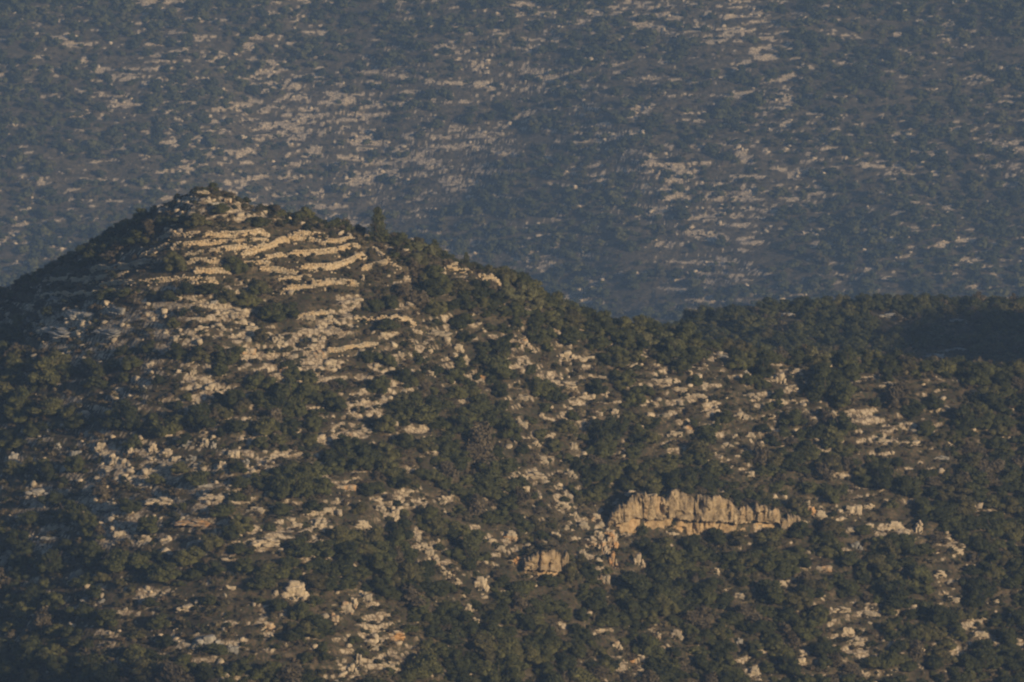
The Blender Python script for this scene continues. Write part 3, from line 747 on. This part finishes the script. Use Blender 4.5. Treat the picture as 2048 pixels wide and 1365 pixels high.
# ------------------------------------------------------------ outcrops and boulders
rock_items = []; taken = []
KW = {'p': 'pale limestone', 'g': 'grey limestone', 'o': 'ochre stained limestone'}
def rock_words(wpx, hpx, k):
    sz = 'big' if wpx*hpx > 900 else 'medium' if wpx*hpx > 330 else 'small'
    sh = 'slab' if hpx < .36*wpx else 'upright boulder' if hpx > .95*wpx else 'outcrop'
    return sz + ' ' + KW[k] + ' ' + sh
def put_rock(x_, y_, wm, hm, k, px, py, wpx, hpx):
    z_ = float(hq(x_, y_)[0])
    me = random.choice(OUT[k]); dpt = max(.7*wm, 1.1*hm)
    o = link('limestone_outcrop', me, None, (x_, y_, z_-.12*hm), (-.95 if px < 330 and 560 < py < 820 else 0)+random.uniform(-.3,.3), (wm*.95*random.choice((-1,1)) if False else wm*.95, dpt, hm*1.25))
    o['category'] = 'rock'; o['group'] = 'limestone outcrops on the near hill'
    rock_items.append((o, rock_words(wpx, hpx, k), where(px, py, 0), px)); taken.append((x_, y_, wm*.5))
for px, py, wpx, hpx, k in ROCKS:
    x_, y_ = ground_at(px, py); m_ = y_/FPX
    put_rock(x_, y_+.25*wpx*m_*.5, wpx*m_, hpx*m_, k, px, py, wpx, hpx)

# random points on the near hill, judged by the stoniness map
def cand(n, y0, y1, xf):
    y_ = RNG.uniform(y0, y1, n); x_ = RNG.uniform(-1, 1, n)*xf*y_; z_ = hq(x_, y_)
    px, py, _ = proj(x_, y_, z_)
    return x_, y_, z_, px, py
def maskq(x_, y_):
    i = np.clip(np.searchsorted(XS, x_)-1, 0, len(XS)-2); j = np.clip(np.searchsorted(YS, y_)-1, 0, len(YS)-2)
    return ROCKMASK[j, i]
x_, y_, z_, px, py = cand(9000, 930, 1150, .082)
rk = rockiness(px, py); mk = maskq(x_, y_)
ok = (px > 0) & (px < 2048) & (py > 380) & (py < 1365) & (RNG.random(9000) < rk*mk*.8)
cnt = len(ROCKS)
for i in np.nonzero(ok)[0]:
    if cnt >= 300: break
    if any((x_[i]-a_)**2+(y_[i]-b_)**2 < (r_+1.3)**2 for a_, b_, r_ in taken): continue
    wm = random.uniform(1.2, 2.9); hm = wm*random.uniform(.3, .7)
    s_ = FPX/y_[i]
    put_rock(x_[i], y_[i], wm, hm, 'g' if (px[i] < 520 and random.random() < .6) or (px[i] > 1300 and py[i] < 720) else random.choice('ppppo'), px[i], py[i], wm*s_, hm*s_); cnt += 1
number_labels(rock_items)

# ------------------------------------------------------------ bushes
bush_items = []; bt = []
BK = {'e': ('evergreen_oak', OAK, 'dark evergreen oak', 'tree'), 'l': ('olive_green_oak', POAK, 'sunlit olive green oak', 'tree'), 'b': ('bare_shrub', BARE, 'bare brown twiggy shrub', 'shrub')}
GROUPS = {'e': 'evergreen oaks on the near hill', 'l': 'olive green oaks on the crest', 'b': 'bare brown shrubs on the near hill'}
def put_bush(x_, y_, wm, hm, k, px, py):
    z_ = float(hq(x_, y_)[0]); nm, meshes, ph, cat = BK[k]
    root = bpy.data.objects.new(nm, None); COL.objects.link(root)
    root.location = (x_, y_, z_-.08*hm); root.rotation_euler = (0, 0, random.uniform(0, 6.28))
    root.scale = (wm, wm*random.uniform(.85,1.1), hm*1.12)
    v = random.randrange(len(meshes))
    link('crown', meshes[v], root); link('trunk', TRUNK[v % 3], root)
    root['category'] = cat; root['group'] = GROUPS[k]
    a_ = wm*hm
    sz = 'large' if a_ > 17 else 'medium' if a_ > 8 else 'small'
    form = ' wide' if wm > 1.6*hm else ' tall' if hm > 1.05*wm else ' rounded'
    bush_items.append((root, sz + form + ' ' + ph, where(px, py, 0), px))
for px, py, wpx, hpx, k in BUSHES:
    x_, y_ = ground_at(px, py); m_ = y_/FPX
    y_ += .3*wpx*m_
    put_bush(x_, y_, wpx*m_*1.08, hpx*m_*1.05, k, px, py); bt.append((x_, y_, wpx*m_*.5))
for gx, yy, zb, zt, _ in cliff_data:      # scrub rooted along the lip of the cliffs
    for q in range(0, len(gx), 5):
        x0 = float(gx[q]) + random.uniform(-.8, .8); y0 = float(yy[q]) + random.uniform(1.2, 3.0)
        if random.random() < .8:
            z0 = float(hq(x0, y0)[0]); p_, r_, _d = proj(x0, y0, z0); wm = random.uniform(1.3, 3.0)
            put_bush(x0, y0, wm, wm*random.uniform(.55, .9), random.choice('eeb'), p_, r_); bt.append((x0, y0, wm*.5))
def clear_of(x0, y0, lst, r0):
    if not lst: return True
    A = np.array(lst); return bool(((A[:,0]-x0)**2+(A[:,1]-y0)**2 > (A[:,2]*.72+r0)**2).all())
# keep sight lines to walls, cliffs and traced rocks open
keep = []
for g, zz, hh, _ in wall_data:
    for q in g: keep.append((q[0], q[1]-1.2, 1.9)); keep.append((q[0], q[1]-4.0, 1.0))
for gx, gy, zb, zt, _ in cliff_data:
    hgt = float(np.mean(zt-zb))
    for q, r_ in zip(gx[::2], gy[::2]): 
        for dd in np.arange(0, 6, 1.5): keep.append((q, r_-dd, .9))
for a_, b_, r_ in taken[:len(ROCKS)]:
    if b_ > 1110 and a_ > 30: keep += [(a_, b_-q_, r_+.3) for q_ in np.arange(1, 14, 1.5)]
    keep.append((a_, b_, r_+.4))
    keep.append((a_, b_-2.2, max(.3, r_-.2)))
KEEP = np.array(keep)
x_, y_, z_, px, py = cand(56000, 880, 1475, .09)
rk = rockiness(px, py); lw = lowscrub(px, py)
yr, zr = crest(x_)
cl = fbm(x_, y_, 18, 3, 77)
dens = np.clip(1.12-1.35*rk+.35*cl, 0.04, 1)*(1-.88*lw)*np.where((px < 330) & (py > 640), .62, 1)
dens = np.where(y_ > yr+4, .75, dens)
sel = np.nonzero(RNG.random(56000) < dens)[0]
CELL = {}
def near_ok(x0, y0, r0):
    ci, cj = int(x0//5), int(y0//5)
    for a_ in (-1,0,1):
        for b_ in (-1,0,1):
            for (x1, y1, r1) in CELL.get((ci+a_, cj+b_), ()):
                if (x1-x0)**2+(y1-y0)**2 < (.46*(r0+r1))**2: return False
    return True
for q in bt: CELL.setdefault((int(q[0]//5), int(q[1]//5)), []).append(q)
rnd_b = []
for i in sel:
    big = random.random()
    wm = random.uniform(1.4, 3.0) if big < .45 else random.uniform(2.8, 5.0) if big < .9 else random.uniform(5, 7)
    if rk[i] > .55: wm *= .7
    if rk[i] < .36 and lw[i] < .3 and px[i] > 520 and random.random() < .6: wm = max(wm, random.uniform(2.6, 4.4))
    if -8 < y_[i]-yr[i] < 30 and px[i] < 1000: wm *= .5
    if y_[i] > yr[i]+4 and px[i] > 1150: wm *= .8
    r0 = wm*.5
    if not near_ok(x_[i], y_[i], r0*(.84 if rk[i] < .36 else 1)): continue
    if ((KEEP[:,0]-x_[i])**2+(KEEP[:,1]-y_[i])**2 < (KEEP[:,2]+r0*.8)**2).any(): continue
    CELL.setdefault((int(x_[i]//5), int(y_[i]//5)), []).append((x_[i], y_[i], r0))
    hm = wm*random.uniform(.62, 1.0)
    k = 'b' if random.random() < .09 else 'e'
    rnd_b.append((wm*hm, x_[i], y_[i], wm, hm, k, px[i], py[i]))
inb = lambda q: 0 < q[6] < 2048 and 380 < q[7] < 1380 and (q[2] < crest(np.array([q[1]]))[0][0]+3)
vis = sorted([q for q in rnd_b if inb(q)], reverse=True, key=lambda q: q[0])
ne = 300 - sum(1 for b in bush_items if 'evergreen' in b[1]); nb = 60
rest = [q for q in rnd_b if not inb(q)]
for q in vis:
    if q[5] == 'e' and ne > 0: put_bush(*q[1:6], q[6], q[7]); ne -= 1
    elif q[5] == 'b' and nb > 0: put_bush(*q[1:6], q[6], q[7]); nb -= 1
    else: rest.append(q)
number_labels(bush_items)

# conifers
cm = [conifer_mesh(1), conifer_mesh(2)]
for px_, py_, wpx, hpx, text in [(757,472,30,66,'tallest narrow dark green conifer standing alone on the crest'),(870,500,20,34,'small pointed conifer behind the sunlit oaks on the crest'),
        (933,518,14,30,'smallest thin conifer at the right end of the crest by a bare shrub'),(938,1130,40,60,'broad conifer in the woods left of the small cliff')]:
    x0, y0 = ground_at(px_, py_) if py_ > 1000 else (0, 0)
    if py_ < 1000:
        for _ in range(3):
            yq = float(crest(np.array([x0]))[0][0])+1.0; x0 = (px_-1024)/FPX*yq*1.017
        y0 = yq
    m_ = y0/FPX; z0 = float(hq(x0, y0)[0])
    r = bpy.data.objects.new('conifer', None); COL.objects.link(r); r.location = (x0, y0, z0-.1)
    s_ = hpx*m_*1.05; r.scale = (wpx*m_/.42, wpx*m_/.42, s_)
    link('crown', cm[0 if hpx > 50 else 1], r); link('trunk', TRUNK[0], r)
    tag(r, text, 'conifer', 'conifers on the near hill')

# ------------------------------------------------------------ countless small things: one object each, instanced by geometry nodes
def scatter(name, label, cat, pts, rots, scls, var, protos):
    me = bpy.data.meshes.new(name); n = len(pts)
    me.vertices.add(n); me.vertices.foreach_set('co', np.asarray(pts, np.float32).ravel())
    for an, arr, ty in (('rotv', rots, 'FLOAT_VECTOR'), ('sclv', scls, 'FLOAT_VECTOR'), ('variant', var, 'INT')):
        a_ = me.attributes.new(an, ty, 'POINT')
        a_.data.foreach_set('vector' if ty == 'FLOAT_VECTOR' else 'value', np.asarray(arr, np.float32 if ty != 'INT' else np.int32).ravel())
    o = link(name, me); tag(o, label, cat, kind='stuff')
    ng = bpy.data.node_groups.new(name, 'GeometryNodeTree')
    ng.interface.new_socket('Geometry', in_out='INPUT', socket_type='NodeSocketGeometry')
    ng.interface.new_socket('Geometry', in_out='OUTPUT', socket_type='NodeSocketGeometry')
    gi = ng.nodes.new('NodeGroupInput'); go = ng.nodes.new('NodeGroupOutput'); jn = ng.nodes.new('GeometryNodeJoinGeometry')
    def attr(nm, ty):
        q = ng.nodes.new('GeometryNodeInputNamedAttribute'); q.data_type = ty; q.inputs[0].default_value = nm; return q.outputs[0]
    rv, sv, vv = attr('rotv', 'FLOAT_VECTOR'), attr('sclv', 'FLOAT_VECTOR'), attr('variant', 'INT')
    for k, p in enumerate(protos):
        cmpn = ng.nodes.new('FunctionNodeCompare'); cmpn.data_type = 'INT'; cmpn.operation = 'EQUAL'
        ins = [s for s in cmpn.inputs if s.type == 'INT']; ng.links.new(vv, ins[0]); ins[1].default_value = k
        oi = ng.nodes.new('GeometryNodeObjectInfo'); oi.inputs[0].default_value = p; oi.inputs['As Instance'].default_value = True
        ip = ng.nodes.new('GeometryNodeInstanceOnPoints')
        ng.links.new(gi.outputs[0], ip.inputs['Points']); ng.links.new(cmpn.outputs[0], ip.inputs['Selection'])
        ng.links.new(oi.outputs['Geometry'], ip.inputs['Instance'])
        ng.links.new(rv, ip.inputs['Rotation']); ng.links.new(sv, ip.inputs['Scale']); ng.links.new(ip.outputs[0], jn.inputs[0])
    ng.links.new(jn.outputs[0], go.inputs[0])
    md = o.modifiers.new('scatter', 'NODES'); md.node_group = ng
    return o
def proto(me):    # an unlinked object that only lends its mesh to the scatter
    return bpy.data.objects.new(me.name, me)
P_OAK = [proto(m_) for m_ in OAK[:5]+BARE]; P_FAR = [proto(m_) for m_ in FAROAK]
P_SCR = [proto(m_) for m_ in SCRUB]; P_ST = [proto(m_) for m_ in STONE]
def rz(n, tilt=.08):
    return np.stack([RNG.normal(0, tilt, n), RNG.normal(0, tilt, n), RNG.uniform(0, 6.28, n)], 1)

A = np.array([[q[1], q[2], q[3], q[4], 1.0 if q[5] == 'b' else 0.0] for q in rest]); n = len(A)
zz = hq(A[:,0], A[:,1]) - .08*A[:,3]
scatter('bushes_on_near_hill', 'smaller evergreen bushes filling the gaps on the near hill', 'bushes', np.stack([A[:,0], A[:,1], zz], 1), rz(n),
        np.stack([A[:,2], A[:,2], A[:,3]*1.12], 1), np.where(A[:,4] > 0, 5+RNG.integers(0, 3, n), RNG.integers(0, 5, n)), P_OAK)
print('near bushes', n, 'individual', len(bush_items))

def thin(xa, ya, za, k): return xa[k], ya[k], za[k]
# low scrub, near
N = 100000
x_, y_, z_, px, py = cand(N, 880, 1475, .09)
mk = maskq(x_, y_); rk = rockiness(px, py)
k = np.nonzero((RNG.random(N) < np.clip(.9-.75*mk, 0.06, 1)*(.5+.5*sst(-.5,.4,fbm(x_, y_, 6, 3, 88)))))[0]
x_, y_, z_ = thin(x_, y_, z_, k); n = len(k)
s_ = RNG.uniform(.35, 1.0, n)**1.3*1.7+.25
scatter('low_scrub', 'knee high brown and olive scrub covering the near hill', 'scrub', np.stack([x_, y_, z_-.05], 1), rz(n),
        np.stack([s_, s_, s_*RNG.uniform(.45,.8,n)], 1), RNG.integers(0, 4, n), P_SCR)
# loose stones, near
N = 150000
x_, y_, z_, px, py = cand(N, 880, 1270, .09)
mk = maskq(x_, y_); cl = fbm(x_, y_, 5, 3, 99)
k = np.nonzero(RNG.random(N) < (mk**1.2)*np.clip(.45+1.3*cl, .06, 1)*.9+.028)[0]
x_, y_, z_ = thin(x_, y_, z_, k); n = len(k)
s_ = .09+RNG.random(n)**3.6*.62
scatter('loose_stones', 'pale loose stones strewn over the rock beds of the near hill', 'stones', np.stack([x_, y_, z_+.1*s_], 1), rz(n, .3),
        np.stack([s_*RNG.uniform(.9,1.6,n), s_, s_*RNG.uniform(.5,1.1,n)], 1), RNG.integers(0, 5, n), P_ST)
print('scrub/stones', n)
# far hillside
N = 30000
x_, y_, z_, px, py = cand(N, 2795, 3350, .09)
rk = rockiness(px, py); cl = fbm(x_, y_, 30, 3, 101)
dens = np.clip(.85-1.15*rk+.75*cl, .03, 1)
CELL = {}; keepi = []; W = []
for i in np.nonzero(RNG.random(N) < dens)[0]:
    wm = (random.uniform(1.8, 3.4) if random.random() < .45 else random.uniform(3.0, 6.0))*K*.9
    if rk[i] > .5: wm *= .75
    if near_ok(x_[i], y_[i], wm*.5):
        CELL.setdefault((int(x_[i]//5), int(y_[i]//5)), []).append((x_[i], y_[i], wm*.5)); keepi.append(i); W.append(wm)
keepi = np.array(keepi); W = np.array(W); n = len(keepi)
Hh = W*RNG.uniform(.6,.95,n)
scatter('far_woods', 'dark evergreen bushes spotting the hazy far hillside', 'bushes', np.stack([x_[keepi], y_[keepi], z_[keepi]-.1*Hh], 1), rz(n),
        np.stack([W, W, Hh*1.1], 1), RNG.integers(0, 4, n), P_FAR)
print('far bushes', n)
N = 60000
x_, y_, z_, px, py = cand(N, 2795, 3350, .09); mk = maskq(x_, y_)
k = np.nonzero(RNG.random(N) < np.clip(.55-.4*mk, .05, 1))[0]; x_, y_, z_ = thin(x_, y_, z_, k); n = len(k)
s_ = RNG.uniform(.5, 1.9, n)*1.35
scatter('far_scrub', 'low brown scrub between the bushes of the far hillside', 'scrub', np.stack([x_, y_, z_-.05], 1), rz(n),
        np.stack([s_, s_, s_*.6], 1), RNG.integers(0, 4, n), P_SCR)
N = 70000
x_, y_, z_, px, py = cand(N, 2795, 3350, .09); mk = maskq(x_, y_); cl = fbm(x_, y_, 9, 3, 103)
k = np.nonzero(RNG.random(N) < (mk**1.2)*np.clip(.4+1.3*cl, .05, 1)*.85+.012)[0]; x_, y_, z_ = thin(x_, y_, z_, k); n = len(k)
s_ = (.16+RNG.random(n)**3.5*.75)*1.4
scatter('far_stones', 'pale stones and broken ledges strewn over the far hillside', 'stones', np.stack([x_, y_, z_+.1*s_], 1), rz(n, .3),
        np.stack([s_*RNG.uniform(1,1.8,n), s_, s_*RNG.uniform(.5,1.,n)], 1), RNG.integers(0, 5, n), P_ST)

# ------------------------------------------------------------ haze
def haze_box():
    x0, x1, y0, y1, z0, z1 = -6100, 6100, -3100, 9100, -570, 40
    z0 = min(z0, float(H.min())-1); z1 = max(z1, float(H.max())+3)
    V = [(x, y, z) for z in (z0, z1) for y in (y0, y1) for x in (x0, x1)]
    F = [(0,2,3,1),(4,5,7,6),(0,1,5,4),(2,6,7,3),(0,4,6,2),(1,3,7,5)]
    m = bpy.data.materials.new('haze'); m.use_nodes = True; n = m.node_tree; n.nodes.clear()
    pv = n.nodes.new('ShaderNodeVolumePrincipled'); ou = n.nodes.new('ShaderNodeOutputMaterial')
    pv.inputs['Color'].default_value = (.33,.545,.98,1); pv.inputs['Density'].default_value = HAZE_D; pv.inputs['Anisotropy'].default_value = 0.0
    n.links.new(pv.outputs[0], ou.inputs['Volume'])
    me = bpy.data.meshes.new('haze'); me.from_pydata(V, [], F); me.update(); me.materials.append(m)
    tag(link('haze', me), 'thin blue haze lying over the valley', 'haze', kind='stuff')
haze_box()
